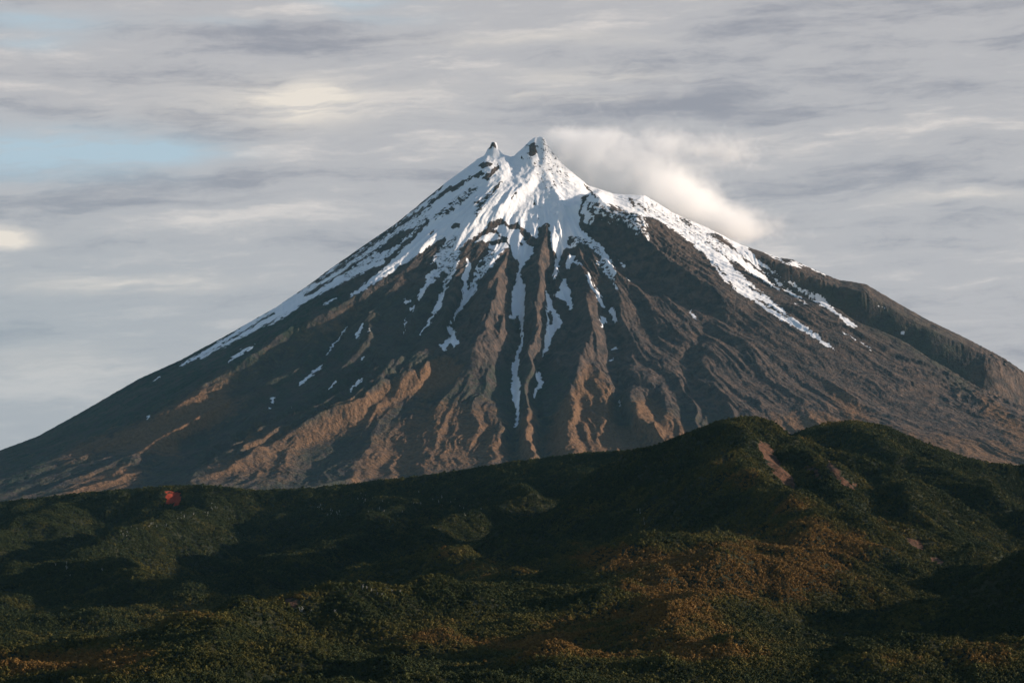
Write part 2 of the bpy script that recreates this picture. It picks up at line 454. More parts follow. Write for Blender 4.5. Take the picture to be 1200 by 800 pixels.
SY = [550, 527, 511, 484, 444, 422, 394, 360, 337, 307, 264, 216, 186, 183, 183, 184, 173, 165, 161, 160, 178, 192, 217, 227, 229, 239, 249, 255, 266, 287, 297, 302, 304, 318, 328, 330, 333, 353, 374, 392, 411, 421, 427, 435, 470]
Zc = fit_skyline(X, Y, Zc, SX, SY, 46, 4, ymin=9500)
# the rock tooth on the left of the crater
def bump(cx, cy_, r, h, p=2.0):
    return h * np.exp(-(((X - cx) ** 2 + (Y - cy_) ** 2) / r ** 2) ** (p / 2))
tx = (578.5 - CX) * 4
col_i = np.argmin(np.abs(xs - tx)); ty = ys[np.argmax(np.where(ys > 9500, Zc[:, col_i] / np.maximum(ys, 1), -9))]
Zc += bump(tx + 2, ty, 17, 30, 6) + bump(tx, ty, 36, 26, 4) + bump(tx + 6, ty - 6, 64, 10, 2.0) + bump(tx - 24, ty + 4, 12, 10)
MX, MY, MZ = X, Y, Zc
mpx, mpy = proj(X, Y, Zc)

sn = Canvas()
P, Ln = sn.poly, sn.line
# broad upper field
P([(560,180),(519,212),(460,260),(397,303),(356,333),(322,357),(322,366),(345,362),(377,343),(404,330),(452,307),(470,290),(497,261),(500,262),(455,309),(437,324),(422,337),(407,348),(411,348),(423,341),(455,322),(477,306),(500,292),(522,277),(520,284),(511,294),(504,309),(512,305),(510,314),(500,320),(497,326),(500,328),(496,335),(487,350),(490,352),(500,338),(514,325),(518,317),(523,322),(520,326),(519,337),(514,345),(511,357),(506,369),(509,368),(518,357),(520,345),(526,332),(530,322),(537,312),(539,302),(541,289),(550,280),(565,271),(574,264),(582,255),(596,262),(607,261),(615,270),(624,276),(630,281),(633,266),(640,262),(643,270),(642,280),(646,288),(651,296),(651,304),(648,326),(650,329),(653,318),(656,305),(659,292),(664,291),(672,291),(680,284),(690,288),(697,295),(701,298),(706,306),(712,318),(720,326),(722,321),(719,312),(712,298),(704,286),(690,278),(682,270),(679,260),(680,250),(684,236),(681,232),(701,234),(720,239),(737,247),(751,253),(770,257),(789,269),(802,279),(825,297),(832,306),(850,329),(860,339),(890,357),(920,378),(942,388),(965,404),(981,412),(965,397),(944,381),(927,371),(909,356),(890,339),(875,327),(860,313),(852,303),(832,286),(827,281),(836,288),(850,300),(867,311),(882,322),(918,344),(902,329),(895,322),(923,343),(957,362),(935,346),(905,325),(887,309),(900,316),(935,339),(956,354),(977,366),(995,382),(1006,383),(995,375),(980,364),(971,357),(966,348),(944,339),(924,328),(912,321),(895,309),(885,300),(877,290),(887,291),(902,299),(912,304),(920,309),(942,314),(944,311),(926,303),(912,299),(900,290),(870,280),(828,258),(789,240),(757,222),(720,220),(690,210),(660,185),(648,172),(637,154),(626,155),(612,166),(600,176),(590,176),(585,158),(575,158),(568,174)])
# tails on the left flank
P([(350,348),(330,359),(316,368),(290,384),(260,403),(235,418),(209,430),(211,427),(240,411),(265,395),(290,378),(312,362),(330,351)])
P([(350,356),(330,369),(305,384),(270,402),(234,421),(236,418),(270,399),(300,380),(325,365),(340,356)])
P([(350,360),(340,367),(320,379),(309,384),(322,375),(345,360)])
P([(301,403),(290,411),(275,420),(266,425),(268,421),(285,409)]); Ln([(177,447),(189,441)], 1.2); Ln([(377,358),(388,352),(396,348)], [0.8, 2, .6])
Ln([(927,303),(944,310),(968,322)], [1.5, 2.5, 2]); 
# block cap
P([(682,232),(701,234),(720,239),(737,247),(751,254),(757,256),(760,269),(761,281),(757,280),(752,270),(745,275),(740,271),(737,264),(730,260),(722,261),(714,262),(711,256),(700,256),(692,264),(684,261),(686,252),(681,250)])
# patches of the centre
P([(555,286),(565,276),(574,272),(582,274),(589,279),(582,282),(572,283),(564,282)])
P([(576,266),(582,264),(590,262),(599,270),(603,283),(606,300),(602,298),(597,286),(594,277),(587,276),(581,269)])
P([(572,287),(594,284),(596,289),(585,299),(577,311),(569,320),(560,330),(559,339),(550,350),(544,358),(536,368),(529,377),(532,367),(537,360),(543,347),(541,340),(544,330),(540,325),(545,313),(547,302),(551,306),(552,314),(550,322),(549,332),(555,325),(557,312),(563,303),(572,297)])
P([(524,385),(527,383),(535,389),(533,394),(539,401),(532,407),(526,403),(521,411),(515,404),(523,397),(529,395)]); Ln([(529,376),(526,384)], 1.5)
Ln([(509,370),(500,381),(491,393)], [2, 2.5, 1]); P([(472,356),(475,350),(482,351),(481,355)]); P([(485,355),(487,357),(482,365),(480,364)]); Ln([(475,372),(473,392)], [1.4, .8])
P([(600,269),(607,266),(615,280),(617,286),(626,287),(625,295),(615,310),(610,315),(609,325),(616,334),(615,352),(613,378),(613,400),(610,400),(611,378),(607,371),(599,359),(600,340),(604,330),(609,307),(602,300),(597,286)])
P([(599,353),(604,362),(605,372),(597,374),(600,364)])
P([(613,400),(608,419),(606,440),(610,451),(609,470),(609,482),(606,501),(603,500),(605,479),(601,470),(599,456),(601,442),(600,428),(604,417),(610,400)])
P([(655,238),(681,236),(679,252),(679,266),(687,277),(680,284),(664,291),(659,290),(655,305),(650,317),(655,274)])
P([(667,298),(676,299),(675,302),(670,306),(680,306),(685,312),(679,309),(670,310),(665,315),(664,305)])
P([(661,324),(664,329),(669,346),(671,361),(668,364),(662,352),(659,350),(649,347),(654,340),(659,329)])
P([(639,337),(646,352),(650,362),(658,376),(657,387),(654,383),(650,391),(645,401),(641,410),(634,419),(638,405),(640,390),(641,370)])
P([(630,433),(635,442),(637,449),(630,458),(627,467),(625,466),(626,456),(632,449),(628,442)]); Ln([(632,420),(631,432)], .8)
P([(686,319),(691,322),(697,337),(705,349),(709,361),(705,360),(700,349),(692,336),(689,327)])
P([(702,371),(711,371),(711,377),(707,377),(707,384),(704,382)])
P([(697,305),(706,305),(712,317),(720,325),(721,331),(729,341),(722,339),(720,334),(712,324),(709,319),(700,312)])
P([(715,360),(720,361),(721,370),(725,376),(721,379),(716,371),(714,365)]); Ln([(723,303),(733,314)], [.8, 2.2]); Ln([(733,324),(738,330)], 1.3)
# small drifts
Ln([(406,380),(403,388),(399,394),(397,398),(390,403),(387,410),(382,417)], [1, 2, 1, 1.6, 2, 1.6, 1])
P([(380,424),(377,430),(356,449),(349,453),(350,449),(364,437)]); P([(427,376),(425,381),(422,389),(418,397),(416,393),(420,384)])
Ln([(434,384),(431,388)], 1.6); Ln([(426,416),(422,422)], 2.2); P([(429,440),(421,448),(410,459),(409,456),(418,446)]); Ln([(394,445),(391,451),(384,457)], [2.5, 2, .8])
P([(315,463),(322,467),(320,473),(317,472),(318,468)]); Ln([(316,476),(316,479)], 1.6); Ln([(341,477),(343,477)], 1.4); P([(173,486),(176,484),(175,489),(170,493)])
P([(807,361),(814,368),(817,376),(812,372)]); Ln([(716,411),(724,406)], 1.2); Ln([(715,424),(719,420)], 2.4); Ln([(725,469),(727,477)], [1.5, 2])
Ln([(986,388),(1003,398)], 1.4); Ln([(1008,401),(1022,409)], 1.4); Ln([(1024,356),(1038,362)], [1.2, 1.8]); P([(1054,389),(1060,386),(1062,388),(1058,392),(1055,392)])
Ln([(920,348),(928,352),(938,358)], [1.5, .8, 1.2])
# rock showing through
def Q(pts): P(pts, 0.0)
def M(pts, wd): Ln(pts, wd, 0.0)
M([(519,217),(492,239),(470,256),(444,276),(425,289),(405,303),(384,316),(372,327),(335,349),(300,371)], [1, 2, 2.4, 2.4, 1.6, 3, 3, 3, 3, 4])
M([(505,240),(485,252),(461,268),(444,280),(417,300),(384,323),(370,332)], [3, 4, 2.6, 3, 2.6, 3, 2])
Q([(497,259),(492,263),(483,272),(470,283),(459,290),(447,297),(443,294),(431,300),(416,311),(401,321),(386,331),(371,342),(356,348),(356,344),(380,331),(398,321),(416,307),(434,296),(452,284),(461,276),(471,270),(484,268)])
M([(502,258),(480,282),(466,293),(455,305),(440,318)], [5, 4, 4, 5, 3])
Q([(500,239),(505,234),(517,226),(527,219),(535,216),(541,212),(544,217),(537,222),(527,224),(517,230),(507,238)])
Q([(550,207),(565,200),(567,203),(556,210)]); Q([(559,195),(566,190),(577,192),(581,187),(575,195),(563,196)]); Q([(563,209),(572,202),(580,196),(584,190),(585,195),(579,203),(572,210)])
M([(541,213),(552,208)], 2.5); Q([(529,265),(532,262),(539,263),(537,267),(530,268)]); M([(503,275),(509,271)], 2.5); M([(556,236),(562,238),(562,243)], 2)
M([(517,218),(507,228)], 2.5)
Q([(577,166),(582,167),(583,175),(578,172),(572,176)]); Q([(620,174),(626,165),(628,180),(622,183)]); M([(612,183),(612,187)], 1.5); M([(684,214),(690,222),(697,230),(702,233)], [1, 2.2, 2, 1.4]); M([(575,228),(581,221),(589,211)], [1.6, 2.4, 1.4]); M([(600,233),(606,224)], 2); M([(627,235),(628,241)], 2)
Q([(682,230),(690,229),(684,236),(682,244),(680,256),(685,262),(692,265),(700,257),(698,275),(684,268),(678,262),(679,248)])
Q([(582,255),(585,260),(596,262),(607,261),(615,270),(626,282),(627,287),(617,287),(613,278),(608,268),(601,269),(595,265),(582,263),(570,270),(565,272)])
M([(544,287),(560,277),(574,268)], 4); Q([(630,266),(634,268),(632,276),(630,282)]); M([(641,262),(643,272),(643,282)], [1, 3, 2])
Q([(560,308),(567,304),(568,309),(562,313)]); M([(549,327),(549,340)], [2, 3]); M([(644,365),(645,380)], 3.5); Q([(666,277),(672,276),(673,283),(667,288),(664,284)]); Q([(607,283),(613,284),(613,289),(609,288)])
M([(832,272),(840,276),(852,285),(862,293)], [2, 5, 5, 3]); M([(862,294),(881,310),(897,322),(912,336)], [1.4, 1.6, 2.6, 2]); M([(797,255),(810,263)], 2); M([(737,232),(744,242)], 2); M([(748,238),(757,246)], 1.6)
M([(837,309),(851,323)], 1.6); M([(853,331),(864,339)], 1.6); M([(878,335),(892,344)], 2); M([(884,349),(905,361),(925,373)], 1.4); M([(877,290),(885,297),(896,303)], 3)
Q([(912,302),(926,301),(932,305),(921,308)]); M([(932,305),(945,314)], 1.5)
sn.a[:] = sn.a
sn.blur(1.1)
jx = fbm(X / 34, Y / 34, 4, .65, 121) * 2.0; jy = fbm(X / 34, Y / 34, 4, .65, 131) * 2.0
snow = sn.sample(mpx + jx, mpy + jy) * front
# speckled rock inside the snow: strength of the breaking up
spk = Canvas()
spk.poly([(505,256),(520,243),(535,231),(555,217),(563,219),(548,232),(536,244),(525,251),(508,258)], 1)
spk.poly([(556,240),(575,222),(580,224),(566,242),(562,254),(552,254)], .8)
spk.poly([(686,236),(720,240),(757,256),(761,281),(740,272),(714,262),(690,264)], 1)
spk.poly([(600,235),(616,222),(660,230),(662,244),(640,262),(648,285),(636,262),(612,262),(590,240)], .3)
spk.poly([(500,292),(540,270),(545,312),(520,345),(500,340)], .5)
spk.poly([(560,290),(585,290),(565,330),(550,345),(552,300)], .6); spk.poly([(612,170),(640,160),(680,215),(640,225),(615,190)], .42)
spk.poly([(720,228),(780,238),(860,290),(850,300),(760,252)], .45); spk.poly([(664,272),(700,285),(725,335),(700,320)], .8)
spk.poly([(400,300),(500,240),(505,262),(400,345)], .45); spk.poly([(850,300),(960,330),(990,420),(860,335)], .35)
spk.blur(4)
speck = spk.sample(mpx, mpy) * front
# vegetation: tussock and bushes; slope shade is painted in with the bushes
tus = Canvas()
tus.poly([(210,470),(240,452),(290,425),(260,470),(300,460),(250,500),(200,515),(215,540),(170,525),(110,530),(60,545),(90,524),(165,498)], .9)
tus.poly([(397,478),(440,457),(500,424),(532,412),(545,440),(520,455),(470,470),(420,500),(340,530),(260,560),(225,565),(289,530),(382,492)], 1)
tus.poly([(100,560),(150,545),(170,555),(130,585),(60,590)], .8); tus.poly([(500,470),(580,470),(600,540),(480,560),(400,570),(430,520)], .55)
tus.poly([(290,505),(360,500),(340,560),(280,560)], .5)
tus.poly([(612,480),(626,480),(628,545),(610,545)], .9); tus.poly([(655,480),(690,420),(720,455),(718,490),(690,520),(650,545),(640,520)], .9)
tus.poly([(670,500),(740,500),(765,535),(680,545)], 1); tus.poly([(735,475),(760,465),(800,500),(850,540),(780,540)], 1); tus.poly([(850,500),(960,480),(1100,540),(1200,560),(850,560)], .75)
tus.poly([(960,450),(990,455),(1030,500),(1000,500)], .7); tus.poly([(1140,455),(1200,500),(1200,520),(1150,475)], 1); tus.poly([(1020,500),(1200,520),(1200,560),(1080,540)], .6)
tus.poly([(320,395),(420,345),(440,370),(400,400),(330,430),(250,460)], .35)
tus.blur(13)
tuss = tus.sample(mpx, mpy) + 0.22 * sstep(mpy, 400, 520)
scr_shade = Canvas()
scr_shade.poly([(0,520),(160,450),(330,380),(430,400),(520,420),(640,430),(760,470),(900,500),(900,600),(0,600)], .75)
scr_shade.poly([(430,345),(520,330),(530,390),(450,430),(380,400)], .5)
scr_shade.poly([(900,330),(1000,340),(1130,400),(1140,470),(1060,410),(960,350)], .6)  # shade of the rear wall, painted as dark growth
scr_shade.poly([(0,505),(160,440),(320,352),(430,338),(380,372),(300,420),(240,455),(165,500),(60,535),(0,590)], 1.25)  # darkens the rock to paint in the left flank's shade
scr_shade.blur(10)
scrub_shade = scr_shade.sample(mpx, mpy)


def newmat(name):
    m = bpy.data.materials.new(name); m.use_nodes = True
    q = NG(m.node_tree); q.n.clear()
    out = q.node('ShaderNodeOutputMaterial'); b = q.node('ShaderNodeBsdfPrincipled')
    q.l.new(b.outputs[0], out.inputs[0])
    b.inputs['Specular IOR Level'].default_value = 0.15
    return m, q, b, out


def attr(q, name, typ='GEOMETRY'):
    nd = q.node('ShaderNodeAttribute', attribute_name=name, attribute_type=typ); return nd


mm, q, b, out = newmat('volcano_rock_and_snow')
geo = q.node('ShaderNodeNewGeometry'); pos = geo.outputs['Position']
nA = q.noise(pos, 1 / 220, 6, 0.6); nB = q.noise(pos, 1 / 45, 6, 0.65); nC = q.noise(pos, 1 / 12, 5, 0.65); nD = q.noise(pos, 1 / 90, 5, 0.7)
rock = q.mix(q.ss(nB, 0.35, 0.68), (0.038, 0.034, 0.034), (0.128, 0.088, 0.068))
rock = q.mix(q.mul(q.ss(nA, 0.45, 0.65), 0.55), rock, (0.090, 0.062, 0.048))
rock = q.mix(q.mul(q.ss(nC, 0.45, 0.75), 0.35), rock, (0.036, 0.034, 0.035))
scm = q.mul(attr(q, 'scrub_shade').outputs['Fac'], q.ss(q.add(q.mul(nB, .5), q.mul(nD, .5)), 0.42, 0.56))
c1 = q.mix(scm, rock, q.mix(q.ss(nC, .35, .65), (0.012, 0.028, 0.024), (0.034, 0.046, 0.030)))
tum = q.ss(q.add(attr(q, 'tussock').outputs['Fac'], q.mul(q.sub(nB, 0.5), 1.8)), 0.20, 0.95)
c2 = q.mix(tum, c1, q.mix(q.ss(nC, .35, .65), (0.105, 0.060, 0.034), (0.180, 0.102, 0.056)))
# snow
nE = q.noise(pos, 1 / 9, 4, 0.6); nF = q.noise(pos, 1 / 20, 4, 0.6)
sp = attr(q, 'speck').outputs['Fac']
brk = q.mul(sp, q.ss(nF, 0.62, 0.44, -0.15, 0.85))
sval = q.add(attr(q, 'snow').outputs['Fac'], q.add(q.mul(q.sub(nE, 0.5), 0.9), q.mul(q.sub(nF, 0.5), 0.8)))
sval = q.sub(sval, brk)
sm = q.ss(sval, 0.44, 0.56)
snowc = q.mix(q.ss(nA, .3, .7), (0.80, 0.81, 0.83), (0.88, 0.88, 0.88))
c3 = q.mix(sm, c2, snowc)
q.l.new(c3, b.inputs['Base Color'])
q.put(b.inputs['Roughness'], q.m('SUBTRACT', 0.95, q.mul(sm, 0.35)))
bp = q.node('ShaderNodeBump'); bp.inputs['Strength'].default_value = 1.0; bp.inputs['Distance'].default_value = 1.0
hh = q.add(q.mul(q.add(q.add(q.mul(nB, 14), q.mul(nC, 7)), q.mul(nD, 12)), q.sub(1.0, q.mul(sm, 0.75))), q.mul(sm, 1.2))
q.l.new(hh, bp.inputs['Height']); q.l.new(bp.outputs[0], b.inputs['Normal'])

mount = grid_mesh('mountain', xs, ys, Zc, mm, {'snow': snow, 'speck': speck, 'tussock': tuss, 'scrub_shade': scrub_shade})
tag(mount, 'snow-capped volcano cone with brown rocky slopes behind the forested hills', 'mountain', kind='structure')

# ------------------------------------------------------------------ forested hills
def wp(px, py, y): return ((px - CX) / F * y, y, (CY - py) / F * y)


HR = [
 ([(-300,596,5000),(0,590,4700),(100,577,4600),(200,570,4500),(240,568,4450),(300,575,4450),(350,573,4450),(420,566,4400),(520,554,4350),(600,541,4300),(680,531,4250),(760,524,4150),(880,520,4100)], .40, 30),
 ([(235,568,4450),(250,598,4200),(190,612,3950),(120,640,3600),(60,668,3300)], .6, 12),
 ([(60,650,3200),(130,662,3100),(190,680,2900),(245,712,2650)], .5, 25),
 ([(420,566,4400),(470,592,4050),(420,612,3700),(350,640,3400),(310,665,3150)], .6, 12),
 ([(600,541,4300),(610,575,3950),(570,600,3700),(500,628,3300)], .6, 12),
 ([(100,577,4600),(60,600,4300),(10,625,4000),(-40,650,3700)], .45, 20),
 ([(560,642,2900),(605,626,2900),(640,632,2850),(668,658,2700)], .58, 22),
 ([(470,655,2700),(510,645,2700),(550,655,2600),(600,680,2450)], .55, 18),
 # right hill
 ([(760,530,3250),(800,509,3150),(840,493,3120),(870,488,3100),(905,492,3120),(932,507,3090),(976,520,3080),(1024,540,3050),(1072,560,3020),(1112,570,2980),(1152,584,2940),(1200,612,2880),(1280,640,2800)], .62, 14),
 ([(760,530,3250),(735,575,3150),(700,620,3000),(690,660,2850)], .65, 12),
 ([(870,488,3100),(858,544,2850),(884,564,2720),(920,588,2600),(942,606,2480),(985,652,2330),(1045,700,2200)], .62, 12),
 ([(942,606,2480),(925,655,2280),(890,705,2080)], .34, 30),
 ([(850,630,2350),(835,680,2150),(800,715,2010)], .34, 30),
 ([(765,640,2290),(745,685,2120),(715,705,2000)], .34, 30),
 ([(942,606,2480),(900,622,2400),(850,630,2350),(780,637,2300),(715,648,2250),(685,668,2200)], .72, 9),
 ([(925,503,3090),(962,555,2850),(1010,602,2650),(1055,645,2450)], .70, 8),
 ([(1050,551,3030),(1090,605,2700),(1125,645,2500),(1185,688,2250)], .65, 10),
 ([(925,507,3700),(960,494,3700),(1000,491,3700),(1040,498,3700),(1080,515,3650),(1130,534,3600),(1200,546,3600),(1400,545,3600)], .48, 25),
 ([(1000,491,3700),(1075,545,3400),(1150,575,3150)], .65, 12),
 # near rise and mounds
 ([(60,790,1600),(180,752,1700),(300,730,1750),(450,706,1800),(600,697,1850),(720,695,1900),(830,712,1800),(900,742,1650)], .26, 40),
 ([(690,700,1850),(720,722,1700),(700,765,1480),(660,830,1250)], .22, 60),
 ([(300,730,1750),(330,780,1450),(330,850,1200)], .2, 60),
 ([(1010,775,1480),(1045,764,1500),(1090,800,1400)], .30, 30), ([(1120,768,1520),(1160,752,1550),(1260,745,1500)], .30, 30),
 ([(-60,760,1750),(40,757,1750),(130,768,1700)], .3, 40),
 # rise added outside the frame on the right, to shade the hollow
 ([(1300,690,1750),(1325,606,1880),(1345,600,2000),(1400,640,2200)], .55, 30),
]
hx = axis(-1000, 1000, 5.0, -4200, 4200)
hy = axis(1150, 4750, 6.0, 500, 6200)
X, Y = np.meshgrid(hx, hy)
wxx = X + fbm(X / 170, Y / 170, 4, 0.5, 71) * 20; wyy = Y + fbm(X / 170, Y / 170, 4, 0.5, 75) * 34
base = -128 + (Y - 1400) * 0.012 + fbm(X / 400, Y / 400, 3, 0.5, 81) * 10
base -= sstep(Y, 4300, 5600) * 120
acc = np.exp(np.clip(base / 5.0, -60, 60))
for pts, sl_, r0 in HR:
    W = np.array([wp(*p) for p in pts]); best = np.full(X.shape, -1e9)
    for A_, B_ in zip(W[:-1], W[1:]):
        vx, vy = B_[0] - A_[0], B_[1] - A_[1]; LL = vx * vx + vy * vy
        t = np.clip(((wxx - A_[0]) * vx + (wyy - A_[1]) * vy) / LL, 0, 1)
        dd = np.hypot(wxx - A_[0] - t * vx, wyy - A_[1] - t * vy)
        z = A_[2] + t * (B_[2] - A_[2]) - sl_ * (np.sqrt(dd * dd + r0 * r0) - r0)
        best = np.maximum(best, z)
    acc += np.exp(np.clip(best / 5.0, -60, 60))
H = np.log(acc) * 5.0
H += (ridged(X / 150, Y / 200, 3, 0.5, 91) - .5) * 13 + (ridged(X / 310 + .4, Y / 420, 2, 0.5, 93) - .5) * 26 + fbm(X / 60, Y / 60, 4, 0.5, 95) * 4.5
ix = (hx > -999) & (hx < 999); iy = (hy > 1151) & (hy < 4749)
i0, i1 = np.where(ix)[0][[0, -1]]; j0, j1 = np.where(iy)[0][[0, -1]]
sub = H[j0:j1 + 1, i0:i1 + 1]
H[j0:j1 + 1, i0:i1 + 1] = erode(sub, 5.0, 6.0, n=40000, steps=70, batches=5, seed=9, rate=0.25, cap=4.0)
HSX = [-60, 0, 100, 200, 240, 300, 350, 420, 520, 600, 680, 735, 765, 800, 840, 870, 890, 905, 928, 945, 960, 1000, 1040, 1080, 1130, 1160, 1200, 1260]
HSY = [594, 589, 578, 570, 569, 575, 574, 567, 555, 542, 532, 528, 524, 510, 494, 489, 490, 494, 510, 503, 498, 493, 500, 518, 536, 543, 547, 550]
H = fit_skyline(X, Y, H, HSX, HSY, 26, 4, ymin=2600, spread=3)
hpx, hpy = proj(X, Y, H)
slp = Canvas()
for pts in ([(888,516),(898,519),(907,532),(916,545),(930,560),(933,577),(922,570),(906,552),(894,536)], [(944,544),(952,547),(965,556),(961,561),(948,553)],
            [(971,541),(984,550),(992,562),(1007,573),(996,569),(982,563),(975,553)], [(1061,627),(1070,631),(1081,634),(1080,644),(1072,642),(1064,636)], [(1087,651),(1104,660),(1098,662)],
            [(1110,664),(1118,667),(1116,670)], [(1033,592),(1042,599),(1040,602)]):
    slp.poly(pts, 1.0)
slp.line([(1080,640),(1095,652),(1112,665),(1132,675),(1150,684),(1175,696)], [1.5, 2, 1.5, 1, 1, .8], .8)
redc = Canvas(); redc.poly([(188,578),(197,574),(212,574),(216,585),(210,594),(192,592)], 1.0); redc.blur(1.5)
slp.poly([(192,580),(197,576),(210,576),(213,585),(208,591),(194,590)], 1.0)
slp.poly([(330,697),(338,699),(348,706),(345,710),(335,706)], .8)
slp.blur(0.7)
slipm = slp.sample(hpx + fbm(X / 20, Y / 20, 3, .6, 141) * 3, hpy + fbm(X / 20, Y / 20, 3, .6, 143) * 3); redm = redc.sample(hpx, hpy)
hm, q, b, out = newmat('forest_floor_and_bare_slips')
geo = q.node('ShaderNodeNewGeometry'); pos = geo.outputs['Position']
n1_ = q.noise(pos, 1 / 25, 6, .6); n2_ = q.noise(pos, 1 / 6, 5, .6)
gc = q.mix(q.ss(n1_, .4, .6), (0.012, 0.016, 0.008), (0.030, 0.030, 0.013))
sc_ = q.mix(q.ss(n2_, .35, .65), (0.040, 0.024, 0.015), (0.115, 0.058, 0.036))
sc_ = q.mix(attr(q, 'red').outputs['Fac'], sc_, (0.26, 0.038, 0.018))
q.l.new(q.mix(q.ss(q.add(attr(q, 'slip').outputs['Fac'], q.add(q.mul(q.sub(n2_, .5), 1.2), q.mul(q.sub(n1_, .5), 1.6))), .4, .6), gc, sc_), b.inputs['Base Color'])
b.inputs['Roughness'].default_value = 1.0
bp = q.node('ShaderNodeBump'); bp.inputs['Distance'].default_value = 1.0
q.l.new(q.mul(q.add(n1_, n2_), 3.0), bp.inputs['Height']); q.l.new(bp.outputs[0], b.inputs['Normal'])
hills = grid_mesh('hills', hx, hy, H, hm, {'slip': slipm, 'red': redm})
tag(hills, 'dark rolling foothills with small reddish landslips in front of the volcano', 'hills', kind='structure')

# ---- forest
def bilerp(A, x, y, gx, gy):
    i = np.clip(np.searchsorted(gx, x) - 1, 0, len(gx) - 2); j = np.clip(np.searchsorted(gy, y) - 1, 0, len(gy) - 2)
    fx = (x - gx[i]) / (gx[i + 1] - gx[i]); fy = (y - gy[j]) / (gy[j + 1] - gy[j])
    return A[j, i] * (1 - fx) * (1 - fy) + A[j, i + 1] * fx * (1 - fy) + A[j + 1, i] * (1 - fx) * fy + A[j + 1, i + 1] * fx * fy


# what the ground hides: running maximum of the sight angle, column by column
azs = np.linspace(-0.275, 0.275, 1000); yy = np.arange(700, 4900, 6.0)
AA, YY = np.meshgrid(azs, yy)
EL = bilerp(H, AA * YY, YY, hx, hy) / YY
HOR = np.maximum.accumulate(EL, 0)
HOR = np.vstack([np.full((1, 1000), -9.0), HOR[:-1]])
rng = np.random.default_rng(77)
N = 3100000
ty_ = np.sqrt(rng.uniform(1150 ** 2, 4700 ** 2, N)); tx_ = rng.uniform(-.27, .27, N) * ty_
size = 1.0 * (0.75 + ty_ / 3900) * np.exp(rng.normal(0, 0.32, N))
keep = rng.uniform(0, 1, N) < .62 * (1.3 / (0.75 + ty_ / 3900)) ** 2
# clearer and denser stands
keep &= rng.uniform(0, 1, N) < np.clip(0.78 + 0.7 * fbm(tx_ / 60, ty_ / 60, 3, .55, 101), .6, 1)
tx_, ty_, size = tx_[keep], ty_[keep], size[keep]
tz_ = bilerp(H, tx_, ty_, hx, hy)
hor = bilerp(HOR, tx_ / ty_, ty_, azs, yy)
vis = (tz_ + 14) / ty_ > hor
sl_v = bilerp(slipm, tx_, ty_, hx, hy) < 0.25
k = vis & sl_v
tx_, ty_, tz_, size = tx_[k], ty_[k], tz_[k], size[k]
fpx, fpy = proj(tx_, ty_, tz_)
wm = Canvas()  # rusty growth, plus gold sunlight painted into the crown colours
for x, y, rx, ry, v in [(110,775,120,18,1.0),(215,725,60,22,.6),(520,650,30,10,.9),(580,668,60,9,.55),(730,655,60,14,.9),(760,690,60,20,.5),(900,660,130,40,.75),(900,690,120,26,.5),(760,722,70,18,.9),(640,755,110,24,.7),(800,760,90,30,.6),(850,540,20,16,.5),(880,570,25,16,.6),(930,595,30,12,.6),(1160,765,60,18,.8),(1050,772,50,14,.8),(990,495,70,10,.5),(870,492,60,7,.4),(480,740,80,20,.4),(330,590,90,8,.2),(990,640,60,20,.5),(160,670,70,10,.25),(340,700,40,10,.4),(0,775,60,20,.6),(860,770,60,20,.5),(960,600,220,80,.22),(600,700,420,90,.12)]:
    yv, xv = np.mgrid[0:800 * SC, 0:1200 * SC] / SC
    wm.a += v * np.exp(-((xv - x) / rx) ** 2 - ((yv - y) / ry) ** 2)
sunlit_warm = np.clip(wm.sample(fpx, fpy) + 0.40 * fbm(tx_ / 70, ty_ / 70, 4, .6, 111) + rng.normal(0, .09, len(tx_)), 0, 1)
print('trees', len(tx_))
me = bpy.data.meshes.new('forest')
me.vertices.add(len(tx_)); me.vertices.foreach_set('co', np.stack([tx_, ty_, tz_], -1).astype(np.float32).ravel())
for nm, v in (('size', size), ('sunlit_warm', sunlit_warm), ('turn', rng.uniform(0, 6.28, len(tx_)))):
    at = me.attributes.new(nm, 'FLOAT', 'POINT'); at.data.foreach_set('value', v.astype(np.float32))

fm, q, b, out = newmat('bush_foliage')
wa = attr(q, 'sunlit_warm', 'INSTANCER').outputs['Fac']
oi = q.node('ShaderNodeObjectInfo').outputs['Random']
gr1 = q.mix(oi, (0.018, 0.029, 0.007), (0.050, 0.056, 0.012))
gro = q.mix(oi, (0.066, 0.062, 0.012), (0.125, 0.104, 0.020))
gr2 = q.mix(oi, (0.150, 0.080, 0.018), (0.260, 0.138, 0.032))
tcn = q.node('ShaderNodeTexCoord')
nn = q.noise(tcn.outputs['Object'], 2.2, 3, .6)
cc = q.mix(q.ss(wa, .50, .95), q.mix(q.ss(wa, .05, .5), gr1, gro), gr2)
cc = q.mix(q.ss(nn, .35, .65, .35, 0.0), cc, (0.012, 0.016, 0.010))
q.l.new(cc, b.inputs['Base Color']); b.inputs['Roughness'].default_value = .8


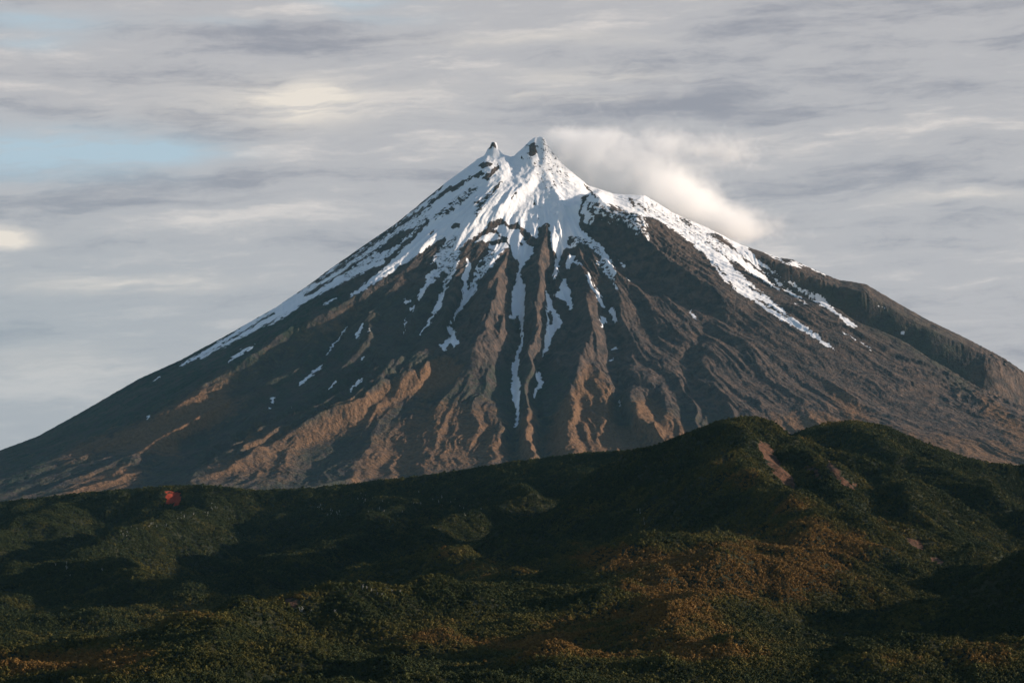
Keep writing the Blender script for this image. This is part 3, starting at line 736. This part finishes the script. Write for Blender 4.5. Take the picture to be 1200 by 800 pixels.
def crown_mesh(seed):
    """a bushy crown of leaf clumps round a short tapered stem, about 2 m across"""
    rr = random.Random(seed); vs = []; fs = []
    # stem
    for i in range(5):
        an = i * 2 * math.pi / 5; vs.append((.16 * math.cos(an), .16 * math.sin(an), -.7))
    for i in range(5):
        an = i * 2 * math.pi / 5; vs.append((.07 * math.cos(an), .07 * math.sin(an), .5))
    for i in range(5): fs.append((i, (i + 1) % 5, 5 + (i + 1) % 5, 5 + i))
    for c in range(rr.randint(6, 9)):
        an = rr.uniform(0, 6.28); ra = rr.uniform(.15, .75); cz = rr.uniform(.1, 1.0) * (1.15 - ra * .7)
        cx_, cy2 = ra * math.cos(an), ra * math.sin(an); s = rr.uniform(.28, .5)
        for _ in range(15):
            u = rr.uniform(-1, 1); ph = rr.uniform(0, 6.28); sq = math.sqrt(1 - u * u)
            n = Vector((sq * math.cos(ph), sq * math.sin(ph), u * .8 + .25)); p = Vector((cx_, cy2, cz)) + n * s * rr.uniform(.6, 1)
            n = (n + Vector((rr.uniform(-.6, .6), rr.uniform(-.6, .6), rr.uniform(-.4, .6)))).normalized()
            t1 = n.orthogonal().normalized(); t2 = n.cross(t1); w_ = rr.uniform(.13, .24)
            a0 = rr.uniform(0, 6.28); t1, t2 = t1 * math.cos(a0) + t2 * math.sin(a0), t2 * math.cos(a0) - t1 * math.sin(a0)
            i0_ = len(vs)
            for sx, sy_ in ((-1, -.6), (0, -1), (1, .3), (.1, 1)):
                vs.append(tuple(p + t1 * w_ * sx + t2 * w_ * sy_ + n * rr.uniform(-.05, .05)))
            fs.append((i0_, i0_ + 1, i0_ + 2, i0_ + 3))
    m = bpy.data.meshes.new('crown'); m.from_pydata(vs, [], fs); m.materials.append(fm); return m


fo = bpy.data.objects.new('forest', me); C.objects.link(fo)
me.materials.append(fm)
gt = bpy.data.node_groups.new('plant_crowns', 'GeometryNodeTree')
gt.interface.new_socket('Geometry', in_out='INPUT', socket_type='NodeSocketGeometry')
gt.interface.new_socket('Geometry', in_out='OUTPUT', socket_type='NodeSocketGeometry')
gi = gt.nodes.new('NodeGroupInput'); go = gt.nodes.new('NodeGroupOutput')
srcc = bpy.data.collections.new('crown_kinds')
for i in range(6):
    so = bpy.data.objects.new('crown', crown_mesh(i)); srcc.objects.link(so)
ci = gt.nodes.new('GeometryNodeCollectionInfo'); ci.inputs[0].default_value = srcc
ci.inputs['Separate Children'].default_value = True; ci.inputs['Reset Children'].default_value = True
iop = gt.nodes.new('GeometryNodeInstanceOnPoints'); iop.inputs['Pick Instance'].default_value = True
m2p = gt.nodes.new('GeometryNodeMeshToPoints')
def nattr(nm):
    nd = gt.nodes.new('GeometryNodeInputNamedAttribute'); nd.data_type = 'FLOAT'; nd.inputs[0].default_value = nm; return nd.outputs[0]
cr = gt.nodes.new('ShaderNodeCombineXYZ'); gt.links.new(nattr('turn'), cr.inputs[2])
e2r = gt.nodes.new('FunctionNodeEulerToRotation'); gt.links.new(cr.outputs[0], e2r.inputs[0])
gt.links.new(gi.outputs[0], m2p.inputs[0]); gt.links.new(m2p.outputs[0], iop.inputs['Points'])
gt.links.new(ci.outputs[0], iop.inputs['Instance']); gt.links.new(e2r.outputs[0], iop.inputs['Rotation'])
gt.links.new(nattr('size'), iop.inputs['Scale']); gt.links.new(iop.outputs[0], go.inputs[0])
md = fo.modifiers.new('plant_crowns', 'NODES'); md.node_group = gt
tag(fo, 'dense dark green bush and rusty brown scrubland, gold sunlight painted in, covering the foothills', 'forest', kind='stuff')

# ---- pale dead trees standing out of the bush
pt, q, b, out = newmat('weathered_wood')
geo = q.node('ShaderNodeNewGeometry')
q.l.new(q.mix(q.noise(geo.outputs['Position'], 1.5, 3, .6), (0.34, 0.33, 0.29), (0.62, 0.60, 0.54)), b.inputs['Base Color']); b.inputs['Roughness'].default_value = .9


def limb(vs, fs, p0, p1, r0, r1, n=5):
    ax = (p1 - p0).normalized(); t1 = ax.orthogonal().normalized(); t2 = ax.cross(t1); i0_ = len(vs)
    for p_, r_ in ((p0, r0), (p1, r1)):
        for k_ in range(n):
            an = k_ * 2 * math.pi / n; vs.append(tuple(p_ + (t1 * math.cos(an) + t2 * math.sin(an)) * r_))
    for k_ in range(n): fs.append((i0_ + k_, i0_ + (k_ + 1) % n, i0_ + n + (k_ + 1) % n, i0_ + n + k_))


def dead_tree(seed):
    rr = random.Random(seed); vs = []; fs = []; p = Vector((0, 0, -.5)); d_ = Vector((0, 0, 1)); rad = .28
    for k_ in range(5):
        n_ = p + d_ * 1.15; limb(vs, fs, p, n_, rad, rad * .8); p = n_; rad *= .8
        d_ = (d_ + Vector((rr.uniform(-.2, .2), rr.uniform(-.2, .2), 0))).normalized()
        if k_ >= 1:
            for _ in range(3):
                an = rr.uniform(0, 6.28); dd_ = Vector((math.cos(an), math.sin(an), rr.uniform(.4, 1.1))).normalized()
                e_ = p + dd_ * rr.uniform(.9, 1.6); limb(vs, fs, p, e_, rad * .7, rad * .35)
                for _ in range(3):
                    f_ = e_ + Vector((rr.uniform(-.6, .6), rr.uniform(-.6, .6), rr.uniform(.1, .8))); limb(vs, fs, e_, f_, rad * .35, .03, 4)
    m = bpy.data.meshes.new('dead_tree'); m.from_pydata(vs, [], fs); m.materials.append(pt); return m


dts = [dead_tree(i) for i in range(4)]
rg = random.Random(5); spots = []
rows = [((142,628),(255,597),30,3,'on the spur running down left from the small red scar'), ((370,596),(404,606),12,4,'below the ridge crest, left of the snow streaks'),
        ((404,590),(470,604),16,7,'just under the long ridge crest'), ((472,588),(570,600),14,6,'under the ridge crest below the long snow streaks'),
        ((424,692),(470,700),7,3,'low on the near slope left of the orange spur'), ((350,719),(392,724),6,2,'near the bright bare patch on the near slope'),
        ((60,666),(120,672),7,3,'on the dark mound at the far left'), ((748,600),(762,625),6,4,'on the shaded flank of the right-hand hill')]
for (ax_, ay_), (bx_, by_), n_, jt, where in rows:
    for k_ in range(n_):
        t_ = rg.random(); spots.append((ax_ + t_ * (bx_ - ax_) + rg.gauss(0, 2), ay_ + t_ * (by_ - ay_) + rg.gauss(0, jt), where))
cnt = 0
for sx_, sy2, where in spots:
    az_ = (sx_ - CX) / F; yv = np.arange(1200, 4600, 4.0)
    el_ = bilerp(H, az_ * yv, yv, hx, hy) / yv; want = (CY - sy2) / F
    run = np.maximum.accumulate(el_); hit = np.where((el_ >= want))[0]
    if not len(hit): continue
    yh = yv[hit[0]]; xh = az_ * yh; zh = float(bilerp(H, np.array([xh]), np.array([yh]), hx, hy)[0])
    o = bpy.data.objects.new('dead_tree', dts[cnt % 4]); C.objects.link(o); cnt += 1
    o.location = (xh, yh, zh); sc_v = rg.uniform(.55, .95) * (.45 + yh / 8000); o.scale = (sc_v * 1.1, sc_v * 1.1, sc_v)
    o.rotation_euler = (rg.uniform(-.1, .1), rg.uniform(-.1, .1), rg.uniform(0, 6.28))
    tag(o, 'pale dead tree ' + where, 'dead tree', 'pale dead trees ' + where)

# ------------------------------------------------------------------ steam from the summit
pm = bpy.data.materials.new('steam'); pm.use_nodes = True
q = NG(pm.node_tree); q.n.clear()
out = q.node('ShaderNodeOutputMaterial'); pv = q.node('ShaderNodeVolumePrincipled'); q.l.new(pv.outputs[0], out.inputs['Volume'])
pv.inputs['Color'].default_value = (1, 1, 1, 1); pv.inputs['Anisotropy'].default_value = 0.0
geo = q.node('ShaderNodeNewGeometry'); pos = geo.outputs['Position']; s3 = q.sep(pos)
def gauss(x, y, z, rx, ry, rz):
    dx = q.mul(q.sub(s3[0], x), 1 / rx); dy = q.mul(q.sub(s3[1], y), 1 / ry); dz = q.mul(q.sub(s3[2], z), 1 / rz)
    return q.m('EXPONENT', q.mul(q.add(q.add(q.mul(dx, dx), q.mul(dy, dy)), q.mul(dz, dz)), -1.0))
YP = 12120
lob = None
for px_, py_, rx, rz, k_ in [(652,178,26,18,.7),(676,186,40,28,.85),(705,200,50,36,.85),(745,212,52,34,1.1),(785,228,48,30,1.35),(825,248,40,26,1.25),(858,268,32,18,1.05),(885,275,24,16,.5),(915,262,24,18,.42),(790,172,60,18,.5),(840,172,34,16,.5),(868,182,24,18,.45),(660,168,30,12,.6),(720,162,70,12,.45)]:
    gk = q.mul(gauss((px_ - CX) / F * YP, YP, (CY - py_) / F * YP, rx * 4, 170, rz * 4), k_)
    lob = gk if lob is None else q.add(lob, gk)
sn1 = q.noise(q.vscale(pos, (1, 1, 1.3)), 1 / 210, 7, .68, .6)
sn2 = q.noise(pos, 1 / 70, 6, .7, .5)
dn = q.ss(q.add(lob, q.add(q.mul(q.sub(sn1, .5), 2.6), q.mul(q.sub(sn2, .5), 1.5))), 0.26, 1.9)
q.l.new(q.mul(dn, 0.017), pv.inputs['Density'])
bm_v = []; bm_f = []
import bmesh
bm = bmesh.new()
bmesh.ops.create_icosphere(bm, subdivisions=3, radius=1.0)
me = bpy.data.meshes.new('steam_cloud')
for v in bm.verts:
    x, y, z = v.co
    v.co = ((780 - CX) * 4.04 + x * 760 , YP + y * 330, (CY - 205) * 4.04 + z * 380 - x * 190)
bm.to_mesh(me); bm.free(); me.materials.append(pm)
st = bpy.data.objects.new('steam_cloud', me); C.objects.link(st)
tag(st, 'thin white steam drifting off the snowy summit to the right', 'steam cloud', kind='stuff')

# ------------------------------------------------------------------ air
hz = bpy.data.materials.new('haze'); hz.use_nodes = True
q = NG(hz.node_tree); q.n.clear()
out = q.node('ShaderNodeOutputMaterial'); pv = q.node('ShaderNodeVolumePrincipled'); q.l.new(pv.outputs[0], out.inputs['Volume'])
pv.inputs['Color'].default_value = (0.35, 0.76, 1.0, 1); pv.inputs['Density'].default_value = 0.5e-5; pv.inputs['Anisotropy'].default_value = 0.0
bm = bmesh.new(); bmesh.ops.create_cube(bm, size=1.0)
x0, x1, y0, y1 = -9300, 9300, -200, 19400
z0 = min(Zc.min(), H.min()) - 1; z1 = 2300
for v in bm.verts:
    v.co = ((x0 + x1) / 2 + v.co.x * (x1 - x0), (y0 + y1) / 2 + v.co.y * (y1 - y0), (z0 + z1) / 2 + v.co.z * (z1 - z0))
me = bpy.data.meshes.new('haze'); bm.to_mesh(me); bm.free(); me.materials.append(hz)
ho = bpy.data.objects.new('haze', me); C.objects.link(ho); tag(ho, kind='stuff')
